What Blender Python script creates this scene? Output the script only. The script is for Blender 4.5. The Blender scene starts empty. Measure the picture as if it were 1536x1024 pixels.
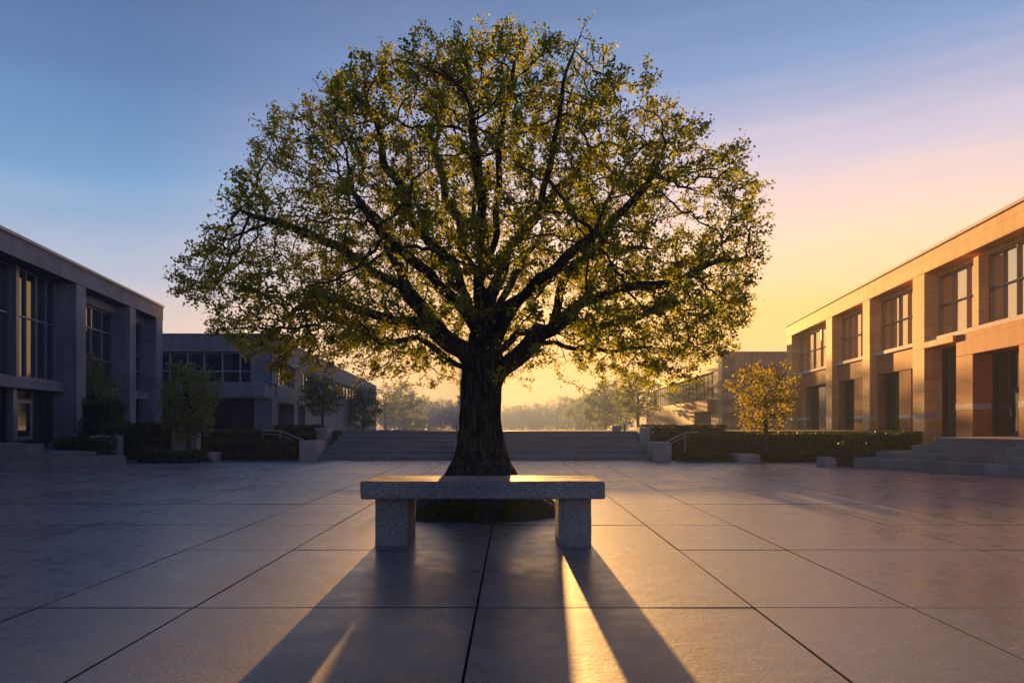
import bpy, bmesh, math, random
import numpy as np
from mathutils import Vector, noise
random.seed(7); RNG = np.random.default_rng(7)
C = bpy.context.scene.collection
sc = bpy.context.scene
R = math.radians

# ------------------------------------------------------------------ camera
EYE = 1.1; HOR = 634.0; FPX = 1024.0
cam = bpy.data.cameras.new('camera'); cam.lens = 24; cam.sensor_width = 36
cam.shift_y = (HOR - 512) / 1536; cam.clip_start = 0.05; cam.clip_end = 3000
co = bpy.data.objects.new('camera', cam); C.objects.link(co)
co.location = (0, 0, EYE); co.rotation_euler = (R(90), 0, 0)
sc.camera = co

# ------------------------------------------------------------------ light
SUN_AZ, SUN_EL = -1.2, 3.8           # degrees, azimuth to the right of the view axis
EXPO = 2.65
sc.view_settings.view_transform = 'Standard'; sc.view_settings.look = 'None'
sc.view_settings.exposure = EXPO; sc.view_settings.gamma = 1.0
sun = bpy.data.lights.new('sun', 'SUN'); sun.energy = 5.0; sun.angle = R(0.6); sun.color = (1.0, 0.50, 0.14)
so = bpy.data.objects.new('sun', sun); C.objects.link(so)
sdir = Vector((math.sin(R(SUN_AZ)) * math.cos(R(SUN_EL)), math.cos(R(SUN_AZ)) * math.cos(R(SUN_EL)), math.sin(R(SUN_EL))))
so.rotation_euler = sdir.to_track_quat('Z', 'Y').to_euler()

def lin(c):
    f = lambda v: (v / 12.92 if v <= .04045 else ((v + .055) / 1.055) ** 2.4)
    return tuple(f(x / 255.) for x in c) + (1.0,)

world = bpy.data.worlds.new('World'); sc.world = world; world.use_nodes = True
def build_world():
    nt = world.node_tree; nt.nodes.clear(); N = nt.nodes.new; L = nt.links.new
    out = N('ShaderNodeOutputWorld'); bg = N('ShaderNodeBackground'); L(bg.outputs[0], out.inputs[0])
    tc = N('ShaderNodeTexCoord')
    sep = N('ShaderNodeSeparateXYZ'); L(tc.outputs['Generated'], sep.inputs[0])
    # thin streaky cloud: shifts the height slightly
    mp = N('ShaderNodeMapping'); mp.inputs['Scale'].default_value = (1.3, 1.3, 15.0); L(tc.outputs['Generated'], mp.inputs[0])
    nz = N('ShaderNodeTexNoise'); nz.inputs['Scale'].default_value = 2.2; nz.inputs['Detail'].default_value = 5; L(mp.outputs[0], nz.inputs[0])
    ns = N('ShaderNodeMath'); ns.operation = 'MULTIPLY_ADD'; L(nz.outputs[0], ns.inputs[0]); ns.inputs[1].default_value = .075; ns.inputs[2].default_value = -.0375
    ad = N('ShaderNodeMath'); ad.operation = 'ADD'; L(sep.outputs[2], ad.inputs[0]); L(ns.outputs[0], ad.inputs[1])
    dv = N('ShaderNodeMath'); dv.operation = 'DIVIDE'; L(ad.outputs[0], dv.inputs[0]); dv.inputs[1].default_value = .9; dv.use_clamp = True
    def ramp(stops):
        r = N('ShaderNodeValToRGB'); r.color_ramp.interpolation = 'EASE' if False else 'LINEAR'
        e = r.color_ramp.elements
        while len(e) > 1: e.remove(e[-1])
        for i, (el, c) in enumerate(stops):
            p = math.sin(R(el)) / .9
            k = e[0] if i == 0 else e.new(p)
            k.position = p; k.color = lin(c)
        L(dv.outputs[0], r.inputs[0]); return r
    A = ramp([(0, (255, 158, 46)), (4, (255, 168, 56)), (9, (255, 188, 104)), (14, (236, 194, 168)), (20, (182, 172, 194)), (26, (92, 130, 180)), (33, (36, 92, 148)), (60, (10, 54, 106))])
    B = ramp([(0, (200, 160, 148)), (6, (182, 166, 176)), (11, (126, 152, 190)), (17, (40, 128, 184)), (25, (0, 90, 152)), (33, (0, 60, 120)), (60, (0, 48, 104))])
    hz = N('ShaderNodeVectorMath'); hz.operation = 'MULTIPLY'; L(tc.outputs['Generated'], hz.inputs[0]); hz.inputs[1].default_value = (1, 1, 0)
    hn = N('ShaderNodeVectorMath'); hn.operation = 'NORMALIZE'; L(hz.outputs[0], hn.inputs[0])
    dt = N('ShaderNodeVectorMath'); dt.operation = 'DOT_PRODUCT'; L(hn.outputs[0], dt.inputs[0])
    ga = R(20); dt.inputs[1].default_value = (math.sin(ga), math.cos(ga), 0)
    mr = N('ShaderNodeMapRange'); mr.interpolation_type = 'SMOOTHSTEP'; L(dt.outputs['Value'], mr.inputs[0])
    mr.inputs[1].default_value = .64; mr.inputs[2].default_value = 1.0
    mx = N('ShaderNodeMix'); mx.data_type = 'RGBA'; L(mr.outputs[0], mx.inputs[0]); L(B.outputs[0], mx.inputs[6]); L(A.outputs[0], mx.inputs[7])
    sky = N('ShaderNodeTexSky'); sky.sky_type = 'NISHITA'; sky.sun_disc = False
    sky.sun_elevation = R(SUN_EL); sky.sun_rotation = R(SUN_AZ)
    sk = N('ShaderNodeVectorMath'); sk.operation = 'SCALE'; L(sky.outputs[0], sk.inputs[0]); sk.inputs['Scale'].default_value = .08
    m2 = N('ShaderNodeMix'); m2.data_type = 'RGBA'; m2.inputs[0].default_value = .1; L(mx.outputs[2], m2.inputs[6]); L(sk.outputs[0], m2.inputs[7])
    L(m2.outputs[2], bg.inputs[0]); bg.inputs[1].default_value = 1.55 / 2 ** EXPO
build_world()

sc.render.engine = 'CYCLES'
cy = sc.cycles
cy.use_denoising = True
cy.max_bounces = 6; cy.diffuse_bounces = 3; cy.glossy_bounces = 3; cy.transmission_bounces = 3; cy.volume_bounces = 0; cy.transparent_max_bounces = 8
cy.sample_clamp_indirect = 4.0

# ------------------------------------------------------------------ helpers
def PX(px, py, Y):   # the point at depth Y that the photograph shows at (px, py)
    return Vector(((px - 768) / FPX * Y, Y, EYE + (HOR - py) / FPX * Y))
def XA(px, Y): return (px - 768) / FPX * Y
def ZA(py, Y): return EYE + (HOR - py) / FPX * Y

def tag(o, label=None, cat=None, group=None, kind=None):
    if label: o['label'] = label
    if cat: o['category'] = cat
    if group: o['group'] = group
    if kind: o['kind'] = kind
    return o
def empty(name, loc, label, cat, group=None):
    o = bpy.data.objects.new(name, None); C.objects.link(o); o.location = loc; o.empty_display_size = .2
    return tag(o, label, cat, group)
def root_loc(p):
    while p.parent: p = p.parent
    return p.location.copy()

class MB:
    def __init__(s): s.v = []; s.f = []; s.m = []
    def add(s, V, F, mi=0):
        b = len(s.v); s.v += [tuple(p) for p in V]; s.f += [tuple(i + b for i in f) for f in F]; s.m += [mi] * len(F)
    def hexa(s, P, mi=0):    # 8 points: bottom ring then top ring
        s.add(P, [(3, 2, 1, 0), (4, 5, 6, 7), (0, 1, 5, 4), (1, 2, 6, 5), (2, 3, 7, 6), (3, 0, 4, 7)], mi)
    def box(s, x0, x1, y0, y1, z0, z1, mi=0):
        s.hexa([(x0, y0, z0), (x1, y0, z0), (x1, y1, z0), (x0, y1, z0), (x0, y0, z1), (x1, y0, z1), (x1, y1, z1), (x0, y1, z1)], mi)
    def prism(s, poly, z0, z1, mi=0):
        n = len(poly)
        s.add([(x, y, z0) for x, y in poly] + [(x, y, z1) for x, y in poly],
              [tuple(range(n - 1, -1, -1)), tuple(range(n, 2 * n))] + [(i, (i + 1) % n, (i + 1) % n + n, i + n) for i in range(n)], mi)
    def tube(s, P, rad, n=8, cap=True, mi=0):
        P = [Vector(p) for p in P]; k = len(P)
        if k < 2: return
        V = []; up = None
        for i in range(k):
            t = (P[min(i + 1, k - 1)] - P[max(i - 1, 0)])
            if t.length < 1e-9: t = Vector((0, 0, 1))
            t.normalize()
            if up is None:
                up = t.orthogonal().normalized()
            else:
                up = (up - t * up.dot(t))
                up = up.normalized() if up.length > 1e-6 else t.orthogonal().normalized()
            b = t.cross(up); r = rad[i]
            for j in range(n):
                a = 2 * math.pi * j / n
                V.append(P[i] + (up * math.cos(a) + b * math.sin(a)) * r)
        F = []
        for i in range(k - 1):
            for j in range(n):
                F.append((i * n + j, i * n + (j + 1) % n, (i + 1) * n + (j + 1) % n, (i + 1) * n + j))
        if cap:
            F.append(tuple(range(n - 1, -1, -1))); F.append(tuple(range((k - 1) * n, k * n)))
        s.add(V, F, mi)
    def build(s, name, mat, parent=None, bevel=0, smooth=False, seg=1, recalc=True):
        off = root_loc(parent) if parent else Vector((0, 0, 0))
        me = bpy.data.meshes.new(name)
        me.from_pydata([(x - off.x, y - off.y, z - off.z) for x, y, z in s.v], [], s.f)
        mats = mat if isinstance(mat, (list, tuple)) else [mat]
        for m in mats: me.materials.append(m)
        if len(mats) > 1: me.polygons.foreach_set('material_index', s.m)
        if recalc or bevel:
            bm = bmesh.new(); bm.from_mesh(me)
            if recalc: bmesh.ops.recalc_face_normals(bm, faces=bm.faces)
            if bevel:
                bmesh.ops.bevel(bm, geom=[e for e in bm.edges if e.is_manifold and e.calc_face_angle(0) > .5], offset=bevel, segments=seg, affect='EDGES', profile=.6, clamp_overlap=True)
            bm.to_mesh(me); bm.free()
        if smooth: me.polygons.foreach_set('use_smooth', [True] * len(me.polygons))
        o = bpy.data.objects.new(name, me); C.objects.link(o)
        if parent: o.parent = parent
        return o

def arr_mesh(name, V, F, mat, smooth=False):
    me = bpy.data.meshes.new(name); V = np.asarray(V, np.float32); F = np.asarray(F, np.int32); k = F.shape[1]
    me.vertices.add(len(V)); me.vertices.foreach_set('co', V.ravel())
    me.loops.add(F.size); me.loops.foreach_set('vertex_index', F.ravel())
    me.polygons.add(len(F)); me.polygons.foreach_set('loop_start', np.arange(0, F.size, k, dtype=np.int32))
    me.polygons.foreach_set('loop_total', np.full(len(F), k, np.int32))
    if smooth: me.polygons.foreach_set('use_smooth', np.ones(len(F), bool))
    me.update(calc_edges=True); me.materials.append(mat)
    return me
def obj(name, me, parent=None):
    o = bpy.data.objects.new(name, me); C.objects.link(o)
    if parent: o.parent = parent
    return o

LEAF = np.array([(0, 0, 0), (-.40, .28, .13), (-.42, .68, .10), (0, 1, -.08), (.42, .68, .10), (.40, .28, .13)])
def leaves(P, size, spread_up=.3, jit=.35):
    n = len(P)
    s = size * (1 + jit * RNG.uniform(-1, 1, n))
    d = RNG.normal(size=(n, 3)); d[:, 2] = d[:, 2] * .7 + spread_up * RNG.uniform(-1, 1, n); d /= np.linalg.norm(d, axis=1)[:, None]
    q = RNG.normal(size=(n, 3)); x = np.cross(d, q); x /= np.linalg.norm(x, axis=1)[:, None]; z = np.cross(x, d)
    V = P[:, None, :] + s[:, None, None] * (LEAF[None, :, 0:1] * x[:, None, :] + LEAF[None, :, 1:2] * d[:, None, :] + LEAF[None, :, 2:3] * z[:, None, :])
    b = (np.arange(n) * 6)[:, None]
    F = np.concatenate([b + np.array([[0, 3, 2, 1]]), b + np.array([[0, 5, 4, 3]])], 0)
    return V.reshape(-1, 3), F

# ------------------------------------------------------------------ materials
class Mat:
    def __init__(s, name, rough=.7, spec=.4):
        s.m = bpy.data.materials.new(name); s.m.use_nodes = True; s.nt = s.m.node_tree
        s.b = s.nt.nodes['Principled BSDF']; s.b.inputs['Roughness'].default_value = rough
        s.b.inputs['Specular IOR Level'].default_value = spec
        s.tc = s.N('ShaderNodeTexCoord')
    def N(s, t): return s.nt.nodes.new(t)
    def L(s, a, b): s.nt.links.new(a, b)
    def noise(s, scale, detail=4, vec=None, rough=.55):
        n = s.N('ShaderNodeTexNoise'); n.inputs['Scale'].default_value = scale; n.inputs['Detail'].default_value = detail; n.inputs['Roughness'].default_value = rough
        s.L(vec if vec is not None else s.tc.outputs['Object'], n.inputs['Vector']); return n.outputs[0]
    def scaled(s, sc_):
        m = s.N('ShaderNodeMapping'); m.inputs['Scale'].default_value = sc_; s.L(s.tc.outputs['Object'], m.inputs[0]); return m.outputs[0]
    def ramp(s, fac, stops):
        r = s.N('ShaderNodeValToRGB'); e = r.color_ramp.elements
        while len(e) > 1: e.remove(e[-1])
        for i, (p, c) in enumerate(stops):
            k = e[0] if i == 0 else e.new(p)
            k.position = p; k.color = tuple(c) + (1,) if not isinstance(c, (int, float)) else (c, c, c, 1)
        s.L(fac, r.inputs[0]); return r.outputs[0]
    def mix(s, fac, a, b, mode='MIX'):
        m = s.N('ShaderNodeMix'); m.data_type = 'RGBA'; m.blend_type = mode
        for i, v in ((0, fac), (6, a), (7, b)):
            if isinstance(v, (int, float)): m.inputs[i].default_value = v
            elif isinstance(v, tuple): m.inputs[i].default_value = v + (1,)
            else: s.L(v, m.inputs[i])
        return m.outputs[2]
    def math(s, op, a, b=0.0):
        m = s.N('ShaderNodeMath'); m.operation = op
        for i, v in ((0, a), (1, b)):
            if isinstance(v, (int, float)): m.inputs[i].default_value = v
            else: s.L(v, m.inputs[i])
        return m.outputs[0]
    def col(s, c): s.L(c, s.b.inputs['Base Color'])
    def rgh(s, c): s.L(c, s.b.inputs['Roughness'])
    def bump(s, h, strength=.3, dist=.01):
        b = s.N('ShaderNodeBump'); b.inputs['Strength'].default_value = strength; b.inputs['Distance'].default_value = dist
        s.L(h, b.inputs['Height']); s.L(b.outputs[0], s.b.inputs['Normal'])

def stone(name, c0, c1, speck=90, rough=.75, bump=.3, drip=False):
    m = Mat(name, rough)
    big = m.noise(1.3, 5); fine = m.noise(speck, 3, rough=.7)
    c = m.ramp(big, [(.3, c0), (.7, c1)])
    s = m.ramp(fine, [(.32, .4), (.5, 1.0), (.66, 1.8)])
    c = m.mix(1.0, c, s, 'MULTIPLY')
    if drip:
        d = m.noise(9, 3, m.scaled((2.2, 2.2, .12)))
        c = m.mix(m.ramp(d, [(.62, 0), (.74, .6)]), c, tuple(x * .4 for x in c0))
    m.col(c); m.bump(m.math('ADD', m.math('MULTIPLY', fine, .4), m.noise(22, 5)), bump, .008)
    return m.m

def panel_stone(name, c0, c1, az, w, h, joint=.35, rough=.75, off=.5):
    """stone cladding in panels w x h, joints running along a wall of azimuth az"""
    m = Mat(name, rough)
    sp = m.N('ShaderNodeSeparateXYZ'); m.L(m.tc.outputs['Object'], sp.inputs[0])
    t = m.math('ADD', m.math('MULTIPLY', sp.outputs[0], math.sin(az)), m.math('MULTIPLY', sp.outputs[1], math.cos(az)))
    cb = m.N('ShaderNodeCombineXYZ'); m.L(t, cb.inputs[0]); m.L(sp.outputs[2], cb.inputs[1])
    br = m.N('ShaderNodeTexBrick'); m.L(cb.outputs[0], br.inputs[0]); br.offset = off
    br.inputs['Scale'].default_value = 1; br.inputs['Brick Width'].default_value = w; br.inputs['Row Height'].default_value = h
    br.inputs['Mortar Size'].default_value = .008; br.inputs['Mortar Smooth'].default_value = .1; br.inputs['Bias'].default_value = 0
    br.inputs['Color1'].default_value = (.86, .86, .86, 1); br.inputs['Color2'].default_value = (1.08, 1.08, 1.08, 1); br.inputs['Mortar'].default_value = (joint, joint, joint, 1)
    c = m.ramp(m.noise(.9, 6), [(.3, c0), (.7, c1)])
    st = m.ramp(m.noise(2.5, 5, m.scaled((1.2, 1.2, .15))), [(.35, .78), (.65, 1.08)])
    c = m.mix(1.0, m.mix(1.0, c, br.outputs[0], 'MULTIPLY'), st, 'MULTIPLY')
    c = m.mix(1.0, c, m.ramp(m.noise(60, 3), [(.3, .82), (.7, 1.15)]), 'MULTIPLY')
    m.col(c)
    m.bump(m.math('SUBTRACT', m.math('MULTIPLY', m.noise(45, 4), .25), br.outputs['Fac']), .35, .008)
    return m.m

def glass(name, c=(.012, .015, .018)):
    m = Mat(name, .045, .5); m.b.inputs['Base Color'].default_value = c + (1,)
    m.b.inputs['IOR'].default_value = 1.9
    m.bump(m.noise(.55, 2), .05, .06)
    return m.m
def metal(name, c, rough=.4, mtl=.6):
    m = Mat(name, rough); m.b.inputs['Metallic'].default_value = mtl
    n = m.noise(6, 4); m.col(m.ramp(n, [(.3, tuple(x * .8 for x in c)), (.7, c)])); return m.m

def foliage(name, stops, trans=.45, tcol=(1.5, 1.35, .5)):
    m = Mat(name, .6, .25)
    g = m.N('ShaderNodeNewGeometry')
    c = m.ramp(g.outputs['Random Per Island'], stops)
    c = m.mix(.5, c, m.ramp(m.noise(1.7, 3), [(.3, tuple(x * .55 for x in stops[0][1])), (.7, tuple(min(1, x * 1.15) for x in stops[-1][1]))]))
    m.col(c)
    tr = m.N('ShaderNodeBsdfTranslucent'); m.L(m.mix(1.0, c, tcol, 'MULTIPLY'), tr.inputs[0])
    mx = m.N('ShaderNodeMixShader'); mx.inputs[0].default_value = trans
    m.L(m.b.outputs[0], mx.inputs[1]); m.L(tr.outputs[0], mx.inputs[2])
    m.L(mx.outputs[0], m.nt.nodes['Material Output'].inputs[0])
    return m.m

def bark(name, c0, c1, sx=14, depth=.03):
    m = Mat(name, .85, .2)
    v = m.scaled((sx, sx, sx * .16))
    n = m.noise(1.0, 6, v, .6)
    w = m.N('ShaderNodeTexVoronoi'); w.feature = 'DISTANCE_TO_EDGE'; w.inputs['Scale'].default_value = 1.2
    wv = m.N('ShaderNodeVectorMath'); wv.operation = 'ADD'; m.L(v, wv.inputs[0])
    ws = m.N('ShaderNodeTexNoise'); ws.inputs['Scale'].default_value = .8; m.L(v, ws.inputs[0]); m.L(ws.outputs[1], wv.inputs[1]); m.L(wv.outputs[0], w.inputs[0])
    h = m.math('ADD', m.math('MULTIPLY', n, .6), m.math('MINIMUM', w.outputs[0], .25))
    m.col(m.ramp(h, [(.3, c0), (.62, c1)])); m.bump(h, 1.0, depth)
    return m.m

AZR, AZL, AZ2R, AZ2L = R(7.8), R(-9.2), R(3.3), R(-5.0)
M_granite = stone('granite', (.11, .112, .12), (.20, .195, .185), 85, .68, .6, True)
M_curb = stone('cut_stone', (.20, .195, .20), (.30, .285, .27), 60, .7, .25)
M_step = stone('step_stone', (.10, .105, .12), (.17, .17, .175), 40, .62, .25)
M_slate = panel_stone('slate_cladding', (.14, .165, .225), (.18, .205, .265), AZL, 1.9, .78)
M_slate2 = panel_stone('grey_cladding', (.16, .19, .24), (.20, .225, .27), AZ2L, 2.4, .8)
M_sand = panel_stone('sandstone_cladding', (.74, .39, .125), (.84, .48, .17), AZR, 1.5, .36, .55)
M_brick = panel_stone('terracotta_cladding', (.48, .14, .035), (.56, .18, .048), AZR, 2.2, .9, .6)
M_sand2 = panel_stone('buff_cladding', (.50, .28, .13), (.60, .35, .17), AZ2R, 2.0, .5, .6)
M_band = stone('pale_band', (.48, .40, .33), (.56, .47, .39), 40)
M_glass = glass('glass')
M_glassG = glass('gold_reflection_glass', (.96, .74, .40)); M_glassG.node_tree.nodes['Principled BSDF'].inputs['Metallic'].default_value = .85  # golden sky reflection of the upper windows put into the glass colour
M_glass2 = glass('blue_glass', (.014, .022, .034))
M_dark = metal('dark_frame', (.045, .043, .042), .45, .5)
M_bluef = metal('grey_frame', (.17, .20, .26), .45, .3)
M_warmf = metal('bronze_frame', (.30, .20, .12), .4, .4)
M_paleF = metal('pale_frame', (.30, .34, .42), .5, .1)
M_bronze = metal('matte_bronze', (.10, .07, .05), .9, 0.0)
M_steel = metal('steel', (.40, .39, .38), .38, .8)
M_void = Mat('painted_recess_shade', .8).m; M_void.node_tree.nodes['Principled BSDF'].inputs['Base Color'].default_value = (.05, .045, .043, 1)  # panel colour standing in for the shade of deep openings
M_hedge = foliage('hedge_leaf', [(0, (.024, .044, .015)), (.5, (.042, .068, .02)), (1, (.072, .096, .026))], .3)
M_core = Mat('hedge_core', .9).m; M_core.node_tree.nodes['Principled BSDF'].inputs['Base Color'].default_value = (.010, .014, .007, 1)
M_oak = foliage('oak_leaf', [(0, (.12, .14, .022)), (.5, (.20, .21, .03)), (1, (.30, .28, .045))], .6, (1.4, 1.5, .5))
M_tree = foliage('young_leaf', [(0, (.10, .15, .065)), (.5, (.15, .205, .075)), (1, (.21, .25, .085))], .5)
M_gold = foliage('golden_leaf', [(0, (.17, .16, .018)), (.5, (.25, .23, .025)), (1, (.34, .30, .035))], .5)
M_bark = bark('oak_bark', (.018, .015, .012), (.085, .066, .048), 16)
M_bark2 = bark('young_bark', (.03, .026, .022), (.09, .075, .06), 60, .006)
M_grass = foliage('grass_blade', [(0, (.05, .07, .014)), (.5, (.09, .10, .02)), (1, (.15, .13, .03))], .4)

def soil_mat():
    m = Mat('soil', .95); n = m.noise(14, 6); m.col(m.ramp(n, [(.3, (.016, .013, .009)), (.6, (.03, .034, .012)), (.8, (.05, .045, .018))])); m.bump(n, .8, .03); return m.m
M_soil = soil_mat()
def pave_mat():
    m = Mat('paving', .42, .5)
    at = m.N('ShaderNodeAttribute'); at.attribute_name = 'tone'
    n1 = m.noise(.8, 6); n2 = m.noise(5, 6, rough=.65); n3 = m.noise(70, 5, rough=.8); n4 = m.noise(38, 5)
    c = m.ramp(n1, [(.3, (.088, .096, .112)), (.7, (.14, .144, .15))])
    c = m.mix(1.0, c, m.ramp(n2, [(.25, .6), (.55, 1.0), (.8, 1.35)]), 'MULTIPLY')
    c = m.mix(1.0, c, m.ramp(n3, [(.32, .35), (.5, 1.0), (.66, 1.9)]), 'MULTIPLY')
    c = m.mix(1.0, c, at.outputs['Color'], 'MULTIPLY')
    m.col(c)
    r = m.math('ADD', m.math('MULTIPLY', m.ramp(n2, [(.3, 0.0), (.7, 1.0)]), .18), m.math('MULTIPLY', m.ramp(n1, [(.35, 0.0), (.65, 1.0)]), .14))
    m.rgh(m.math('ADD', r, .46)); m.b.inputs['Coat Weight'].default_value = .75; m.L(m.math('ADD', m.math('MULTIPLY', r, .9), .16), m.b.inputs['Coat Roughness'])
    m.bump(m.math('ADD', m.math('MULTIPLY', n3, .5), m.math('ADD', m.math('MULTIPLY', n4, .5), m.math('MULTIPLY', n2, 1.0))), .75, .008)
    return m.m
M_pave = pave_mat()
M_joint = Mat('joint_sand', .95).m; M_joint.node_tree.nodes['Principled BSDF'].inputs['Base Color'].default_value = (.02, .02, .02, 1)
def ground_mat():
    m = Mat('park_ground', .95); n = m.noise(.3, 6); m.col(m.ramp(n, [(.35, (.03, .045, .015)), (.65, (.06, .065, .025))])); m.bump(m.noise(9, 4), .6, .05); return m.m
M_ground = ground_mat()

# ------------------------------------------------------------------ ground and plaza
g = MB(); g.box(-480, 480, -25, 22.88, -.4, -.06); tag(g.build('ground', M_ground), kind='structure')

def plaza():
    xs = [-17.2, -15.5, -13.8, -12.2, -10.6, -9.7, -8.0, -7.1, -5.4, -4.5, -2.83, -1.90, -.21, 1.44, 2.38, 4.05, 5.0, 6.65, 7.6, 9.25, 10.2, 11.9, 13.6, 15.3, 17]
    ys = [-9, -7.0, -5.2, -3.2, -1.4, .4, 2.24, 4.07, 5.92, 7.36, 9.25, 11.1, 12.95, 14.8, 16.6, 18.5, 20.4, 22.2]
    V = []; F = []; mi = []; tone = []
    g_ = .006; ch = .0012; dz = .03
    rr = random.Random(11)
    for i in range(len(xs) - 1):
        for j in range(len(ys) - 1):
            x0, x1, y0, y1 = xs[i] + g_, xs[i + 1] - g_, ys[j] + g_, ys[j + 1] - g_
            sx, sy, oz = rr.gauss(0, .0009), rr.gauss(0, .0009), rr.uniform(-.0015, .0015)
            cx, cyy = (x0 + x1) / 2, (y0 + y1) / 2
            b = len(V)
            for e, z in ((ch, 0.0), (0, -ch), (0, -dz - .006)):
                for x, y in ((x0 + e, y0 + e), (x1 - e, y0 + e), (x1 - e, y1 - e), (x0 + e, y1 - e)):
                    V.append((x, y, z + oz + sx * (x - cx) + sy * (y - cyy)))
            F.append((b, b + 1, b + 2, b + 3))
            for r0 in (0, 4):
                for k in range(4):
                    F.append((b + r0 + k, b + r0 + 4 + k, b + r0 + 4 + (k + 1) % 4, b + r0 + (k + 1) % 4))
            t = rr.uniform(.86, 1.12); w = rr.uniform(-.03, .03)
            tone += [(t * (1 + w), t, t * (1 - w), 1)] * 9; mi += [0] + [1] * 8
    b = len(V); V += [(xs[0], ys[0], -dz), (xs[-1], ys[0], -dz), (xs[-1], ys[-1], -dz), (xs[0], ys[-1], -dz)]
    F.append((b, b + 1, b + 2, b + 3)); mi.append(1); tone.append((1, 1, 1, 1))
    me = bpy.data.meshes.new('plaza'); me.from_pydata(V, [], F); me.materials.append(M_pave); me.materials.append(M_joint)
    me.polygons.foreach_set('material_index', mi)
    a = me.color_attributes.new('tone', 'FLOAT_COLOR', 'CORNER')
    dat = []
    for p in me.polygons: dat += list(tone[p.index]) * p.loop_total
    a.data.foreach_set('color', dat)
    tag(obj('plaza', me), kind='structure')
plaza()

M_terrace = stone('terrace_gravel', (.03, .036, .022), (.055, .06, .035), 20, 1.0, .6)
M_terrace.node_tree.nodes['Principled BSDF'].inputs['Specular IOR Level'].default_value = .05
# terrace and the central flight of steps
def TZ(Y): return .82 - .018 * (min(max(Y, 27), 400) - 27)
t = MB()
for ya, yb in ((22.9, 27), (27, 120), (120, 400), (400, 620)):
    t.hexa([(-480, ya, -8), (480, ya, -8), (480, yb, -8), (-480, yb, -8), (-480, ya, TZ(ya)), (480, ya, TZ(ya)), (480, yb, TZ(yb)), (-480, yb, TZ(yb))])
tag(t.build('upper_terrace', M_terrace), kind='structure')
st = empty('stone_steps', (-.8, 20.1, 0), 'wide flight of grey stone steps rising to the terrace behind the big tree', 'steps')
for k in range(6):
    m = MB(); m.box(-5.7, 4.08, 20.1 + .55 * k, 20.1 + .55 * (k + 1) if k < 5 else 23.1, -.05, .137 * (k + 1) + (.004 if k == 5 else 0))
    m.build('step', M_step, st, bevel=.012)

def block(name, x0, x1, y0, y1, z0, z1, label, cat, group, mat=None, bevel=.012):
    m = MB(); m.box(x0, x1, y0, y1, z0, z1)
    o = m.build(name, mat or M_curb, None, bevel=bevel)
    return tag(o, label, cat, group)
BG = 'stone blocks beside the steps and beds'
block('stone_block', -6.24, -5.73, 20.0, 20.95, -.02, .57, 'square grey stone block closing the left end of the wide steps', 'stone block', BG)
block('stone_block', 4.11, 4.64, 19.85, 20.8, -.02, .53, 'warm lit square stone block closing the right end of the wide steps', 'stone block', BG)
block('stone_block', -6.42, -6.0, 22.2, 22.87, -.02, .93, 'small stone block at the upper left corner of the steps', 'stone block', BG)
block('stone_block', 3.42, 3.72, 23.3, 23.9, .80, 1.0, 'low dark block on the terrace at the top right of the steps', 'stone block', BG)
block('stone_block', 4.15, 4.5, 22.2, 22.87, -.02, .95, 'small stone block at the upper right corner of the steps', 'stone block', BG)
block('stone_block', -1.70, -.95, 19.85, 20.6, -.02, .55, 'stone block at the foot of the steps half hidden behind the big trunk', 'stone block', BG)
PG = 'short pale posts on the terrace'
def post(x, y, label):
    r = empty('bollard', (x, y, .82), label, 'bollard', PG)
    m = MB(); m.tube([(x, y, .80), (x, y, 1.02)], [.045, .045], 12); m.build('post', M_paleF, r)
    m = MB(); m.tube([(x, y, 1.02), (x, y, 1.035), (x, y, 1.05)], [.052, .052, .03], 12); m.build('cap', M_steel, r)
post(3.86, 23.4, 'short pale post between two stone blocks on the right of the terrace')
post(-1.88, 23.4, 'short pale post on the terrace just left of the big trunk')

def handrail(pts, label):
    r = empty('handrail', (pts[0][0], pts[0][1], 0), label, 'handrail', 'metal handrails beside the steps')
    m = MB(); m.tube(pts, [.022] * len(pts), 10); m.build('rail', M_steel, r)
    m = MB(); m.tube([(x, y, z - .11) for x, y, z in pts], [.014] * len(pts), 8); m.build('lower_rail', M_steel, r)
    for x, y, z in pts:
        m = MB(); m.tube([(x, y, 0), (x, y, z)], [.016, .016], 8); m.build('post', M_steel, r)
handrail([(-7.75, 21.2, .86), (-7.1, 20.9, .85), (-6.22, 20.4, .58)], 'pale metal handrail bending down over the dark hedge left of the steps')
handrail([(4.6, 20.3, .54), (5.25, 20.7, .80), (5.75, 21.0, .81)], 'sunlit metal handrail bending down to the block right of the steps')

# side steps in front of the two near buildings
def tiers(name, label, polys, mat):
    r = empty(name, (polys[0][0][0][0], polys[0][0][0][1], 0), label, 'steps')
    for poly, z0, z1 in polys:
        m = MB(); m.prism(poly, z0, z1); m.build('step', mat, r, bevel=.012)
def gp(px, py):  # ground point
    Y = FPX * EYE / (py - HOR); return Vector((XA(px, Y), Y))
def tierset(a, b, heights, inset, endset, far, side):
    """a: end corner (near the centre), b: a second point on the front edge; rows step back towards the wall"""
    d = (b - a).normalized(); n = Vector((-d.y, d.x))
    if n.x * side < 0: n = -n
    b2 = a + d * 11
    out = []; z = -.02
    for k, h in enumerate(heights):
        p = a + n * inset * k + d * endset[k]; q = b2 + n * inset * k
        out.append(([p.to_tuple(), q.to_tuple(), (q + n * (far - inset * k)).to_tuple(), (p + n * (far - inset * k)).to_tuple()], z, h)); z = h - .004
    return out
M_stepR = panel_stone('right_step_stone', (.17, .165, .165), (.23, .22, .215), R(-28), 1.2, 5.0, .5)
M_stepL = panel_stone('left_step_stone', (.13, .135, .15), (.18, .185, .20), R(24), 1.2, 5.0, .5)
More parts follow.
